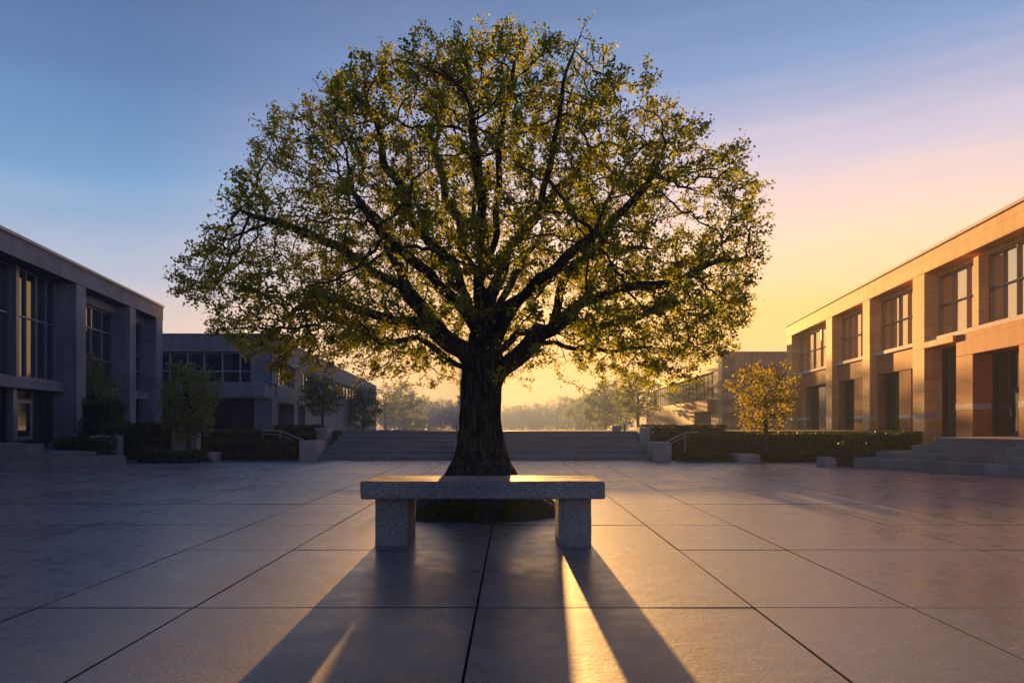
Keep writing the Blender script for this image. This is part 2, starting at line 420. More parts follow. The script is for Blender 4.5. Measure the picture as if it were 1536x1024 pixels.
tiers('stone_steps', 'broad grey steps climbing to the entrance of the sunlit building', tierset(gp(1280, 700), gp(1536, 716), [.235, .40, .57, .745], .42, [0, .30, .95, 1.25], 6.0, 1), M_stepR)
tiers('stone_steps', 'dark stone steps below the glass front of the shaded left building', tierset(gp(190, 697), gp(0, 707), [.24, .36, .58], .5, [0, .5, 1.5], 6.0, -1), M_stepL)

# ------------------------------------------------------------------ buildings
class Facade:
    def __init__(s, corner, t, n): s.c = Vector(corner); s.t = Vector(t).normalized(); s.n = Vector(n).normalized()
    def u(s, px, w=0):
        k = (px - 768) / FPX; b = s.c + s.n * w
        return (k * b.y - b.x) / (s.t.x - k * s.t.y)
    def y(s, u, w=0): return (s.c + s.t * u + s.n * w).y
    def v(s, px, py, w=0): return EYE + (HOR - py) / FPX * s.y(s.u(px, w), w)
    def pt(s, u, w, v): q = s.c + s.t * u + s.n * w; return (q.x, q.y, v)
    def box(s, m, u0, u1, w0, w1, v0, v1, mi=0):
        m.hexa([s.pt(u0, w0, v0), s.pt(u1, w0, v0), s.pt(u1, w1, v0), s.pt(u0, w1, v0), s.pt(u0, w0, v1), s.pt(u1, w0, v1), s.pt(u1, w1, v1), s.pt(u0, w1, v1)], mi)
    def part(s, name, mat, par, boxes, bevel=.008):
        m = MB()
        for b in boxes: s.box(m, *b)
        return m.build(name, mat, par, bevel=bevel)
    def window(s, par, u0, u1, w, v0, v1, cols, rows, fm, gm, fw=.05, fd=.07):
        """cols: inner mullion positions as fractions; rows: transom heights"""
        u0, u1 = min(u0, u1), max(u0, u1)
        B = [(u0, u0 + fw, w - fd, w + .02, v0, v1), (u1 - fw, u1, w - fd, w + .02, v0, v1),
             (u0 + fw, u1 - fw, w - fd, w + .02, v0, v0 + fw), (u0 + fw, u1 - fw, w - fd, w + .02, v1 - fw, v1)]
        for c in cols:
            x = u0 + (u1 - u0) * c; B.append((x - fw * .4, x + fw * .4, w - fd + .004, w + .02, v0 + fw, v1 - fw))
        for r in rows: B.append((u0 + fw, u1 - fw, w - fd + .012, w + .02, r - fw * .4, r + fw * .4))
        o = s.part('window', fm, par, B, 0)
        s.part('pane', gm, o, [(u0 + .004, u1 - .004, w, w + .016, v0 + .004, v1 - .004)], 0)
        return o
def ev(n): return [i / n for i in range(1, n)]

def right_near():
    F = Facade((16.09, 40), (-math.sin(AZR), -math.cos(AZR)), (math.cos(AZR), -math.sin(AZR)))
    r = empty('campus_building', (16.09, 40, 0), 'golden sandstone two storey building with terracotta panels on the right', 'building')
    U = 31.0; top = 6.80; fb = 6.07; D = .80
    piers = [(F.u(1180), F.u(1187.5)), (F.u(1239), F.u(1248)), (F.u(1294), F.u(1304.5)), (F.u(1369), F.u(1386.5))]
    nb = F.u(1536) + 1.6
    piers.append((nb, nb + .9)); piers.append((nb + 5.2, nb + 6.1))
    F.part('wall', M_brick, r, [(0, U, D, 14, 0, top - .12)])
    for a, b in piers:
        p = F.part('pier', M_sand, r, [(a, b, 0, D, 0, fb - .002)])
        F.part('stone_band', M_band, p, [(a - .004, b + .006, -.006, .46, 1.26, 1.40)], 0)
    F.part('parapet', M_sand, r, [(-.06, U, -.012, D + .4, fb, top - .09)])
    F.part('cornice', M_band, r, [(-.12, U, -.075, D + .4, top - .09, top)])
    # bays between the piers
    for i in range(len(piers) - 1):
        a, b = piers[i][1], piers[i + 1][0]
        if i < 3:
            F.part('sill', M_band, r, [(a, b, .16, D, 3.76, 3.90)])
            F.part('spandrel', M_brick, r, [(a, b, .26, D, 3.02, 3.758)])
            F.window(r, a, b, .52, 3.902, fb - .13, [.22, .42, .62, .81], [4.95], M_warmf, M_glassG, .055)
            F.part('lintel', M_sand, r, [(a, b, .40, D, fb - .128, fb - .003)], 0)
            L = b - a
            wins = [(a + .12, a + L * .52), (a + L * .78, b - .05)] if i else [(a + L * .3, b - .3)]
            edges = [a] + [e for w in wins for e in w] + [b]
            for k in range(0, len(edges), 2):
                if edges[k + 1] - edges[k] > .03:
                    q = F.part('ground_wall', M_brick, r, [(edges[k] + .001, edges[k + 1] - .001, .30, D, 0, 3.018)])
                    if edges[k + 1] - edges[k] > .3: F.part('stone_band', M_band, q, [(edges[k], edges[k + 1], .292, .5, 1.26, 1.40)], 0)
            for k, (x0, x1) in enumerate(wins):
                F.window(r, x0, x1, .62, .45, 3.016, [.6] if x1 - x0 > 1 else [], [1.35], M_dark, M_glass)
        elif i == 3:
            x1, x2, x3, x4 = F.u(1433), F.u(1458), F.u(1527), b
            m1, m2 = F.u(1450), F.u(1458)
            F.part('sill', M_band, r, [(a, b, .10, D, 3.76, 3.90)])
            F.part('canopy_ledge', M_sand, r, [(a, x1, -.07, D, 3.56, 3.758)])
            F.part('spandrel', M_brick, r, [(x1, b, .02, D, 3.10, 3.758)])
            F.part('mullion_pier', M_sand, r, [(m1, m2, .18, D, 3.902, fb - .13)])
            F.part('lintel', M_sand, r, [(a, b, .40, D, fb - .128, fb - .003)], 0)
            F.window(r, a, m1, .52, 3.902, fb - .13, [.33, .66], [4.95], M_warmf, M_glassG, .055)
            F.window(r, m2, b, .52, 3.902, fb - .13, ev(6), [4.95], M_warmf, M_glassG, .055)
            F.window(r, a, x1, .62, .6, 3.556, [.62], [1.62], M_dark, M_glass)
            for e0, e1 in ((x1, x2), (x3, x4)):
                q = F.part('ground_wall', M_brick, r, [(e0, e1, .02, D, 0, 3.098)])
                F.part('stone_band', M_band, q, [(e0 - .004, e1 + .004, .012, .5, 1.50, 1.66)], 0)
            # entrance
            L = x3 - x2
            F.window(r, x2, x2 + L * .36, .62, .74, 3.096, [], [], M_dark, M_glass)
            F.window(r, x2 + L * .36, x2 + L * .72, .62, 2.02, 3.096, [], [], M_dark, M_glass)
            F.window(r, x2 + L * .72, x3, .62, .74, 3.096, [], [], M_dark, M_glass)
            e0, e1 = x2 + L * .36 + .01, x2 + L * .72 - .01
            d = F.part('door', M_dark, r, [(e0, e0 + .07, .56, .63, .745, 2.0), (e1 - .07, e1, .56, .63, .745, 2.0), (e0 + .07, e1 - .07, .56, .63, .745, .86), (e0 + .07, e1 - .07, .56, .63, 1.91, 2.0)], 0)
            F.part('pane', M_glass, d, [(e0 + .06, e1 - .06, .59, .60, .85, 1.92)], 0)
            for h0 in (e0 + .10, e1 - .13): F.part('handle', M_steel, d, [(h0, h0 + .03, .52, .545, 1.25, 1.45)], .004)
            F.part('lamp_reflection', M_reflection, d, [((e0 + e1) / 2 - .03, (e0 + e1) / 2 + .09, .575, .588, 1.13, 1.30)], 0)  # orange lamp reflection on the door, built as a coloured plate
        else:
            F.part('spandrel', M_brick, r, [(a, b, .26, D, 0, 3.76)])
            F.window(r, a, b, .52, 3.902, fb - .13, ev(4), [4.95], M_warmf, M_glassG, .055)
M_reflection = Mat('orange_lamp_reflection', .6).m; M_reflection.node_tree.nodes['Principled BSDF'].inputs['Base Color'].default_value = (.75, .22, .03, 1)  # plain orange painted in place of a lamp's reflection
right_near()

def left_near():
    F = Facade((-15.86, 31), (-math.sin(AZL), -math.cos(AZL)), (-math.cos(AZL), math.sin(AZL)))
    r = empty('campus_building', (-15.86, 31, 0), 'shaded grey stone building with tall dark glass bays on the left', 'building')
    U = 24.0; top = 6.42; fb = 5.75; D = 1.0
    piers = [(F.u(244), F.u(235)), (F.u(204), F.u(195)), (F.u(129), F.u(115))]
    piers = [(min(p), max(p)) for p in piers]
    piers[0] = (-.002, piers[0][1])
    nb = piers[2][1] + 5.2
    piers.append((nb, nb + .9)); piers.append((nb + 5.5, nb + 6.4))
    F.part('wall', M_slate, r, [(0, U, D, 14, 0, top - .12)])
    for a, b in piers: F.part('pier', M_slate, r, [(a, b, 0, D, 0, fb - .002)])
    F.part('parapet', M_slate, r, [(-.03, U, -.012, D + .4, fb, top - .10)])
    F.part('cornice', M_bluef, r, [(-.08, U, -.06, D + .4, top - .10, top)])
    for i in range(len(piers) - 1):
        a, b = piers[i][1], piers[i + 1][0]
        F.part('sill', M_slate, r, [(a, b, .34, D, 2.12, 2.45)])
        if i == 2:
            mp = F.u(20, .6)
            F.part('mullion_pier', M_bluef, r, [(mp - .08, mp + .08, .48, D, 2.452, fb - .004)], 0)
            F.window(r, a, mp - .08, .7, 2.452, fb - .006, [.24, .48, .72], [4.32], M_bluef, M_glass2, .055)
            F.window(r, mp + .08, b, .7, 2.452, fb - .006, ev(3), [4.32], M_bluef, M_glass2, .055)
            # ground floor with the door
            d0, d1 = F.u(47, .75), F.u(24, .75)
            d0, d1 = min(d0, d1), max(d0, d1)
            F.part('mullion_pier', M_bluef, r, [(mp - .1, mp + .1, .55, D, 0, 2.118)], 0)
            F.window(r, a, d0 - .01, .80, .50, 2.116, [.45], [], M_dark, M_glass2)
            F.window(r, d0, d1, .80, 1.80, 2.116, [], [], M_dark, M_glass2)
            F.window(r, mp + .1, b, .80, .50, 2.116, ev(3), [], M_dark, M_glass2)
            d = F.part('door', M_bluef, r, [(d0, d0 + .06, .73, .82, .58, 1.79), (d1 - .06, d1, .73, .82, .58, 1.79), (d0 + .06, d1 - .06, .73, .82, .58, .68), (d0 + .06, d1 - .06, .73, .82, 1.71, 1.79)], 0)
            F.part('pane', M_glass2, d, [(d0 + .05, d1 - .05, .77, .78, .67, 1.72)], 0)
            F.part('handle', M_steel, d, [(d0 + .09, d0 + .115, .69, .715, 1.05, 1.3)], .004)
        elif i < 2:
            F.part('lintel', M_slate, r, [(a, b, .5, D, fb - .35, fb - .003)], 0)
            F.window(r, a, b, .7, 2.452, fb - .352, ev(4) if i else [.5], [3.5, 4.6] if i else [3.35, 4.0], M_bluef, M_glass2, .06)
            F.window(r, a, b, .8, .3, 2.116, [.5], [], M_dark, M_glass2)
        else:
            F.window(r, a, b, .7, 2.452, fb - .006, ev(5), [4.32], M_bluef, M_glass2, .055)
            F.window(r, a, b, .8, .5, 2.116, ev(4), [], M_dark, M_glass2)
left_near()

def left_far():
    Y = 34.0; cx = XA(408, Y); top = ZA(500, Y)
    r = empty('campus_building', (cx, Y, .82), 'hazy grey low building with a glass strip standing behind the shaded left building', 'building')
    A = Facade((cx, Y), (-1, 0), (0, 1))
    d = Vector((math.sin(AZ2L), math.cos(AZ2L)))
    S = Facade((cx, Y), (d.x, d.y), (-d.y, d.x))
    z = lambda py: ZA(py, Y)
    W = 13.0
    # mass
    poly = [S.pt(.9, .9, 0)[:2], S.pt(47, .9, 0)[:2], S.pt(47, 16, 0)[:2], (cx - W, Y + 12), (cx - W, Y + .9)]
    m = MB(); m.prism(poly, -1.2, top - .06); m.build('wall', M_slate2, r)
    u376, u405, u380 = A.u(376), A.u(405), A.u(381)
    A.part('parapet', M_slate2, r, [(0, W, 0, .95, z(527), top - .07)])
    A.part('cornice', M_bluef, r, [(0.002, W, -.05, .95, top - .07, top)])
    A.part('pier', M_slate2, r, [(.002, u376, 0.002, .95, z(575), z(527) - .002)])
    A.window(r, u376 + .005, W, .25, z(575), z(527) - .004, [.05, .125, .2, .27, .345, .42, .52, .62, .72, .82, .92], [z(556)], M_paleF, M_glass2, .07)
    A.part('canopy', M_slate2, r, [(A.u(397, -.5), W, -.5, .95, z(597), z(575) - .003)])
    A.part('pier', M_slate2, r, [(.004, u380, 0.004, .95, .4, z(597) - .003)])
    A.part('recess_shade', M_void, r, [(u380 + .01, W, .80, .94, .4, z(597) - .003)], 0)  # dark panel with the shade under the canopy put into its colour
    A.window(r, u380 + 1.4, u380 + 3.6, .78, .8, 2.0, [.5], [], M_dark, M_glass2)
    # side towards the plaza
    sp = lambda px: S.u(px)
    S.part('parapet', M_slate2, r, [(.0, 47, .0, .95, top - 1.3, top - .05)])
    wz0, wz1 = 3.05, top - 1.30
    groups = [(sp(417), sp(442), 4), (sp(455), sp(478), 5), (sp(503), sp(543), 9)]
    e = .95
    for a, b, n in groups:
        S.part('pier', M_slate2, r, [(e, a, .0, .95, wz0, wz1 - .002)])
        S.window(r, a + .004, b - .004, .3, wz0 + .004, wz1 - .004, ev(n), [], M_bluef, M_glass2, .09)
        e = b
    S.part('pier', M_slate2, r, [(e, 47, .0, .95, wz0, wz1 - .002)])
    S.part('spandrel', M_slate2, r, [(.96, 47, .0, .95, 2.15, wz0 - .003)])
    a, b = sp(413), sp(441)
    S.part('ground_wall', M_slate2, r, [(.96, a, .0, .95, 0, 2.147)]); S.part('ground_wall', M_slate2, r, [(b, sp(447), .0, .95, 0, 2.147)])
    S.part('recess_shade', M_void, r, [(a, b, .7, .94, 0, 2.146)], 0)  # flat dark panel, the doorway's shade painted as its colour
    S.window(r, sp(447) + .01, sp(458), .35, .7, 2.14, [.5], [], M_paleF, M_glass2)
    S.part('ground_wall', M_slate2, r, [(sp(458) + .01, 47, .0, .95, 0, 2.147)])
left_far()

def right_far():
    Y = 50.0; cx = XA(1083, Y); top = ZA(527, Y)
    r = empty('campus_building', (cx, Y, .82), 'hazy buff two storey building with a long window band behind the golden young tree', 'building')
    A = Facade((cx, Y), (1, 0), (0, 1))
    d = Vector((math.sin(AZ2R), math.cos(AZ2R)))
    S = Facade((cx, Y), (d.x, d.y), (d.y, -d.x))
    m = MB(); m.prism([S.pt(.9, .9, 0)[:2], (cx + 14, Y + .9), (cx + 14, Y + 14), S.pt(40, 14, 0)[:2], S.pt(40, .9, 0)[:2]], -1.2, top - .06); m.build('wall', M_sand2, r)
    z = lambda py: ZA(py, Y)
    a, b = A.u(1111), A.u(1170)
    for q in ((0, a, 0, .95, 0, top - .08), (b, 14, 0, .95, 0, top - .08), (a, b, .002, .95, z(550), top - .082), (a, b, .002, .95, 0, z(580))): A.part('front_wall', M_sand2, r, [q])
    A.window(r, a + .005, b - .005, .25, z(580), z(550) - .003, ev(4), [], M_paleF, M_glass, .1)
    A.part('cornice', M_band, r, [(-.06, 14, -.06, .95, top - .078, top)])
    # long side towards the plaza
    S.part('parapet', M_sand2, r, [(.0, 40, .0, .94, z(553), top - .08)])
    S.part('cornice', M_band, r, [(.96, 40, -.06, .95, top - .078, top)])
    c0, c1 = S.u(1071), 34
    w0 = z(596)
    for q0, q1 in ((.0, c0), (c1, 40)): S.part('pier', M_sand2, r, [(q0, q1, .002, .94, 0, z(553) - .003)])
    n = 7; L = (c1 - c0) / n
    for i in range(n):
        S.window(r, c0 + L * i + .003, c0 + L * (i + 1) - .003, .2, w0, z(553) - .004, [.33, .66], [w0 + 1.0] if i == 0 else [], M_bronze, M_glass, .07, .03)
    S.part('spandrel', M_sand2, r, [(c0 + .003, c1, .002, .94, z(617), w0 - .003)])
    S.part('canopy', M_brick, r, [(c0 - 0.2, c0 + 8.5, -.55, -.002, z(616), z(597))])
    e0, e1 = c0 + 1.0, c0 + 7.2
    S.part('ground_wall', M_sand2, r, [(c0 + .003, e0, .002, .94, 0, z(617) - .003), (e1, c1, .002, .94, 0, z(617) - .003)])
    S.part('recess_shade', M_void, r, [(e0, e1, .7, .93, 0, z(617) - .004)], 0)  # dark panel painted as the shade inside the entrance opening
right_far()

# ------------------------------------------------------------------ hedges and beds
def hedge(name, x0, x1, y0, y1, z0, z1, label, cat, group, mat=None, dens=800, size=.05, rot=0, wob=.11):
    cx, cyy = (x0 + x1) / 2, (y0 + y1) / 2
    r = empty(name, (cx, cyy, z0), label, cat, group)
    w, d, h = (x1 - x0), (y1 - y0), (z1 - z0)
    def off(P): return np.array([noise.noise(Vector((float(a) * 2.3 + cx, float(b) * 2.3 + cyy, float(c) * 2.3))) for a, b, c in P])
    # core: a solid dark rounded box behind the leaves
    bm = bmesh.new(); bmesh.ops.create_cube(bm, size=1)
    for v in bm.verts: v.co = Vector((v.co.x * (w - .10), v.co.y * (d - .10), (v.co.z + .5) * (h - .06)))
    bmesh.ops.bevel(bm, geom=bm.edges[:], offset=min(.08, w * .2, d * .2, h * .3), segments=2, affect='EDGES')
    me = bpy.data.meshes.new('dark_core'); bm.to_mesh(me); bm.free(); me.materials.append(M_core); o = obj('dark_core', me, r)
    areas = [w * h, w * h, d * h, d * h, w * d]; pts = []
    for k, A in enumerate(areas):
        n = int(A * dens) + 8; a = RNG.uniform(-.5, .5, n); b = RNG.uniform(0, 1, n)
        if k == 0: P = np.c_[a * w, np.full(n, -d / 2), b * h]
        elif k == 1: P = np.c_[a * w, np.full(n, d / 2), b * h]
        elif k == 2: P = np.c_[np.full(n, -w / 2), a * d, b * h]
        elif k == 3: P = np.c_[np.full(n, w / 2), a * d, b * h]
        else: P = np.c_[a * w, (b - .5) * d, np.full(n, h)]
        pts.append(P)
    P = np.concatenate(pts); P = P + RNG.normal(0, .016, P.shape)
    s = off(P); cen = np.array([0, 0, h * .5]); q = P - cen; q /= np.linalg.norm(q, axis=1)[:, None]
    P = P + q * (s * wob - .03)[:, None]
    st_ = RNG.uniform(0, 1, len(P)) < .07; P[st_] += q[st_] * RNG.exponential(.03, st_.sum())[:, None] + np.array([0, 0, .02])
    P[:, 2] = np.maximum(P[:, 2], .005)
    V, F = leaves(P, size, .4)
    obj('foliage', arr_mesh('foliage', V, F, mat or M_hedge), r)
    if rot: r.rotation_euler.z = rot
    return r
HG = 'clipped hedges round the plaza'
hedge('hedge', -10.25, -8.75, 18.85, 19.7, 0, .30, 'low clipped hedge under the left young tree beside the dark steps', 'hedge', HG)
hedge('hedge', -12.3, -10.45, 20.5, 21.5, 0, 1.06, 'tall clipped hedge before the shaded left building', 'hedge', HG)
hedge('hedge', -9.15, -6.3, 20.15, 20.9, 0, .56, 'broad dark hedge left of the wide steps below the handrail', 'hedge', HG)
hedge('hedge', -8.2, -6.35, 21.15, 22.4, 0, .80, 'darker raised hedge behind the handrail left of the steps', 'hedge', HG)
hedge('hedge', -8.0, -6.45, 23.0, 23.6, .82, 1.0, 'thin green hedge strip on the terrace left of the steps', 'hedge', HG)
hedge('hedge', 5.25, 10.6, 20.7, 21.8, 0, .74, 'long tall hedge behind the golden young tree', 'hedge', HG)
hedge('hedge', 4.75, 6.2, 19.3, 19.9, 0, .24, 'low hedge strip between the right end block and the golden tree', 'hedge', HG)
hedge('hedge', 6.95, 8.6, 19.1, 19.8, 0, .25, 'low hedge strip right of the golden young tree', 'hedge', HG)
hedge('hedge', 8.42, 9.05, 17.35, 18.1, 0, .53, 'dark bushy hedge at the corner of the right entrance steps', 'hedge', HG)
hedge('hedge', 9.35, 11.0, 18.5, 19.3, 0, .80, 'dark hedge on the upper side of the right entrance steps', 'hedge', HG)
hedge('hedge', 4.55, 6.2, 22.1, 22.8, 0, .76, 'warm lit hedge at the right of the upper steps behind the handrail', 'hedge', HG)
hedge('hedge', 4.55, 7.5, 24.0, 24.6, .82, 1.0, 'thin hedge strip on the terrace right of the steps', 'hedge', HG)
hedge('shrub', -12.75, -11.35, 18.9, 19.5, 0, .66, 'low dark shrub bed beside the pillar of the left building', 'shrub', None, wob=.14)
hedge('shrub', -13.9, -12.9, 21.9, 22.9, 0, 1.75, 'dark upright shrub in front of the left building beside the tall hedge', 'shrub', None, wob=.25)
CG = 'low stone planter walls'
block('planter_wall', -12.2, -11.35, 19.7, 19.95, -.02, .74, 'grey planter wall in front of the tall left hedge', 'planter wall', CG)
block('planter_wall', -10.75, -9.7, 21.0, 21.3, -.02, .78, 'plain stone wall behind the left young tree trunk', 'planter wall', CG)
block('planter_wall', -9.25, -8.6, 19.8, 20.3, -.02, .25, 'small low stone kerb block beside the left young tree', 'planter wall', CG)
block('planter_wall', 6.3, 6.88, 18.9, 19.8, -.02, .22, 'low stone kerb block at the foot of the golden young tree', 'planter wall', CG)
block('planter_wall', 7.85, 8.12, 17.1, 17.6, -.02, .23, 'small stone kerb block beside the corner hedge on the right', 'planter wall', CG)
gl = MB(); gl.box(4.7, 10.6, 19.3, 22.85, -.05, .05); gl.box(-10.6, -8.7, 19.3, 22.85, -.05, .05); tag(gl.build('bed_soil', M_soil), kind='structure')

# ------------------------------------------------------------------ trees
def grow(att, nodes, parents, step, infl, kill, iters, rng, up=.0, wander=.25):
    N = [np.array(p, float) for p in nodes]; PA = list(parents)
    A = np.array(att, float); near = np.zeros(len(A), int); dist = np.full(len(A), 1e9)
    def upd(start):
        nonlocal near, dist
        if start >= len(N): return
        Q = np.array(N[start:])
        for c in range(0, len(Q), 400):
            q = Q[c:c + 400]; D = np.linalg.norm(A[:, None, :] - q[None], axis=2); j = D.argmin(1); dd = D[np.arange(len(A)), j]
            k = dd < dist; dist[k] = dd[k]; near[k] = start + c + j[k]
    upd(0); seen = {}
    for it in range(iters):
        k = dist > kill; A, near, dist = A[k], near[k], dist[k]
        if len(A) == 0: break
        act = dist < infl
        if not act.any(): break
        P = np.array(N); d = A[act] - P[near[act]]; d /= np.linalg.norm(d, axis=1)[:, None]
        acc = np.zeros((len(N), 3)); np.add.at(acc, near[act], d)
        start = len(N)
        for i in np.unique(near[act]):
            v = acc[i]; l = np.linalg.norm(v)
            v = v / l if l > 1e-6 else rng.normal(size=3)
            v = v + rng.normal(0, wander, 3) + np.array([0, 0, up]); v /= np.linalg.norm(v)
            if seen.get(i, 0) > 3: continue
            seen[i] = seen.get(i, 0) + 1
            N.append(N[i] + v * step); PA.append(i)
        if len(N) == start: break
        upd(start)
    return np.array(N), np.array(PA)

def radii(N, PA, r_tip, r_root):
    n = len(N); kids = np.zeros(n, int)
    for i in range(1, n): kids[PA[i]] += 1
    tips = np.maximum((kids == 0).sum(), 2)
    e = math.log(tips) / math.log(r_root / r_tip)
    acc = np.where(kids == 0, r_tip ** e, 0.0)
    for i in range(n - 1, 0, -1): acc[PA[i]] += acc[i]
    return acc ** (1 / e), kids

def wood(N, PA, r, name, mat, rmin=0.0, fat=10):
    n = len(N); ch = [[] for _ in range(n)]
    for i in range(1, n): ch[PA[i]].append(i)
    m = MB(); stack = [(0, None)]
    while stack:
        s, par = stack.pop()
        chain = ([par] if par is not None else []) + [s]; cur = s
        while ch[cur]:
            k = sorted(ch[cur], key=lambda a: -r[a]); 
            for b in k[1:]: stack.append((b, cur))
            cur = k[0]; chain.append(cur)
        rr = [r[c] for c in chain]
        if par is not None: rr[0] = min(r[par], rr[1] * 1.25)
        if max(rr[1:] if len(rr) > 1 else rr) < rmin or len(chain) < 2: continue
        big = max(rr)
        m.tube([N[c] for c in chain], rr, fat if big > .04 else (6 if big > .012 else 4), cap=False)
    V = np.array(m.v); F = np.array(m.f)
    return arr_mesh(name, V, F, mat, True)

def big_tree():
    Y0 = 8.5; X0 = XA(722, Y0); rng = np.random.default_rng(3)
    s = Y0 / FPX
    def L(pts, dy):   # a limb drawn in the picture plane, bending dy metres away from or towards the camera
        n = len(pts); out = []
        for i, (a, b) in enumerate(pts):
            Y = Y0 + dy * (i / (n - 1)) ** 1.2
            p = PX(a, b, Y0); out.append(np.array([p.x, Y, p.z]))
        return out
    trunk = [(722, 700), (722, 660), (721, 620), (721, 585), (722, 560)]
    limbs = [  # (index on trunk polyline given by start point), points, depth
        ([(722, 545), (721, 500), (722, 450), (718, 400), (716, 340), (712, 280), (705, 215), (700, 150)], .3),
        ([(721, 605), (697, 562), (664, 533), (625, 512), (578, 518), (545, 494), (505, 490), (462, 512)], -.5),
        ([(721, 585), (694, 520), (650, 486), (619, 480), (562, 470), (515, 458), (469, 450), (425, 455), (372, 457)], .4),
        ([(650, 486), (609, 442), (562, 414), (515, 389), (469, 367), (406, 339), (360, 314)], -.9),
        ([(609, 442), (587, 383), (559, 330), (531, 289), (490, 245), (455, 205)], 1.1),
        ([(718, 500), (700, 440), (672, 392), (647, 370), (622, 335), (596, 270), (570, 205), (545, 150)], -1.0),
        ([(718, 440), (700, 380), (678, 310), (655, 240), (630, 165), (612, 105)], 1.2),
        ([(722, 605), (757, 552), (800, 508), (845, 480), (890, 462), (950, 440), (1010, 425), (1060, 405), (1110, 390), (1140, 376)], -.4),
        ([(800, 500), (830, 460), (850, 420), (890, 380), (930, 330), (955, 290), (1000, 262)], -1.2),
        ([(728, 540), (752, 490), (790, 430), (830, 395), (875, 372), (925, 352), (985, 330), (1040, 300)], 1.2),
        ([(724, 500), (742, 440), (762, 380), (795, 320), (840, 275), (870, 240), (910, 190), (950, 150)], .6),
        ([(724, 440), (740, 360), (748, 290), (757, 210), (765, 130), (775, 70)], -.7),
        ([(760, 390), (800, 340), (822, 270), (838, 200), (858, 130)], -1.4),
        ([(785, 512), (822, 505), (860, 520), (895, 512), (930, 520), (985, 512), (1035, 505)], .7),
        ([(845, 480), (900, 490), (960, 470), (1010, 450), (1070, 455)], 1.0),
        ([(716, 470), (690, 420), (664, 380), (640, 345), (628, 290)], 2.0),
        ([(730, 480), (760, 430), (775, 380), (800, 330), (815, 280)], 2.1),
        ([(718, 520), (690, 470), (655, 440), (615, 410)], -2.0),
        ([(728, 515), (765, 470), (815, 440), (860, 420)], -2.0),
        ([(722, 470), (725, 400), (728, 340), (722, 270)], -2.0),
        ([(722, 460), (712, 400), (722, 330), (735, 260)], 2.2),
        ([(725, 540), (765, 500), (810, 470), (860, 450)], 2.2),
        ([(712, 535), (670, 490), (610, 470), (560, 450)], 2.2)]
    N = []; PA = []
    step = .085
    def addline(P, root):
        last = root
        for a, b in zip(P[:-1], P[1:]):
            l = np.linalg.norm(b - a); k = max(1, int(round(l / step)))
            for j in range(1, k + 1):
                q = a + (b - a) * j / k
                q = q + np.array([noise.noise(Vector(q * 2.1)), noise.noise(Vector(q * 2.1 + 9.7)), noise.noise(Vector(q * 2.1 + 21.3))]) * .12 * min(1, .3 + .1 * len(P))
                N.append(q); PA.append(last); last = len(N) - 1
    tp = L(trunk, 0); N.append(tp[0]); PA.append(-1); addline(tp, 0)
    for pts, dy in limbs:
        P = L(pts[:-1] if len(pts) > 5 else pts, dy); A = np.array(N)
        # shift the limb so that it starts on an existing node
        j = int(np.linalg.norm((A - P[0]) * np.array([1, .45, 1]), axis=1).argmin())
        dlt = A[j] - P[0]; n = len(P)
        P = [p + dlt * np.array([1 - i / (n - 1), 1 if abs(dlt[1]) > .02 else 0, 1 - i / (n - 1)]) for i, p in enumerate(P)]
        P[0] = A[j]; addline(P, j)
    # envelope of the crown: radius (px) by picture height
    py = np.array([24, 46, 60, 85, 100, 125, 150, 200, 250, 300, 350, 400, 440, 480, 520, 555, 580]); pr = np.array([10, 75, 112, 172, 205, 258, 282, 345, 384, 424, 446, 458, 452, 424, 380, 325, 285.])
    att = []
    while len(att) < 6000:
        y = rng.uniform(24, 580); rr = np.interp(y, py, pr)
        a = rng.uniform(0, 2 * math.pi); q = rng.uniform(0, 1) ** .42
        lump = 1 + .10 * noise.noise(Vector((math.cos(a) * 2.2, math.sin(a) * 2.2, y * .014)))  * 1.0
        rad = rr * q * lump
        if rng.uniform() > (rr / 452) ** 1.0 + .05: continue
        if y > 500 and rad < 150 + (y - 500) * 1.6: continue
        if y > 430 and rad < 90: continue
        dx = math.cos(a) * rad; dy = math.sin(a) * rad * s * .80
        p = PX(722 + dx, y, Y0)
        Yp = Y0 + dy; ix = 768 + p.x / Yp * FPX; iy = HOR - (p.z - EYE) / Yp * FPX
        lob = .98 + .17 * noise.noise(Vector((math.atan2(iy - 470, ix - 722) * 3.2, 4.4, 0))) + .06 * noise.noise(Vector((math.atan2(iy - 470, ix - 722) * 9, 1.4, 0)))
        if iy < 46 or abs(ix - 722) > np.interp(iy, py, pr) * lob: continue
        if noise.noise(Vector((p.x * 1.1, dy * 1.1, p.z * 1.1 + 5))) < -.16 and q < .93: continue
        att.append((p.x, Y0 + dy, p.z))
    N, PA = grow(att, N, PA, step, 1.3, .12, 90, rng, .02, .28)
    # feathery twig ends pointing outwards
    kid = np.zeros(len(N), int); np.add.at(kid, PA[1:], 1)
    NN = list(N); PP = list(PA); cen = np.array([X0, Y0, 2.3])
    for i in np.where(kid == 0)[0]:
        d = N[i] - N[PA[i]]; d /= np.linalg.norm(d) + 1e-9; o = N[i] - cen; o /= np.linalg.norm(o)
        for f in range(2):
            v = d * .5 + o * .7 + rng.normal(0, .35, 3); v /= np.linalg.norm(v); last = i
            for k in range(rng.integers(1, 4)):
                NN.append(NN[last] + v * .06 + rng.normal(0, .008, 3)); PP.append(last); last = len(NN) - 1
    N = np.array(NN); PA = np.array(PP)
    r, kids = radii(N, PA, .0027, .25)
    r = np.minimum(r * (1 + .25 * np.clip((r - .02) / .06, 0, 1)), .21)
    t = empty('oak_tree', (X0, Y0, 0), 'huge spreading tree with gnarled trunk and thin yellow green leaves behind the bench', 'tree')
    off = np.array([X0, Y0, 0])
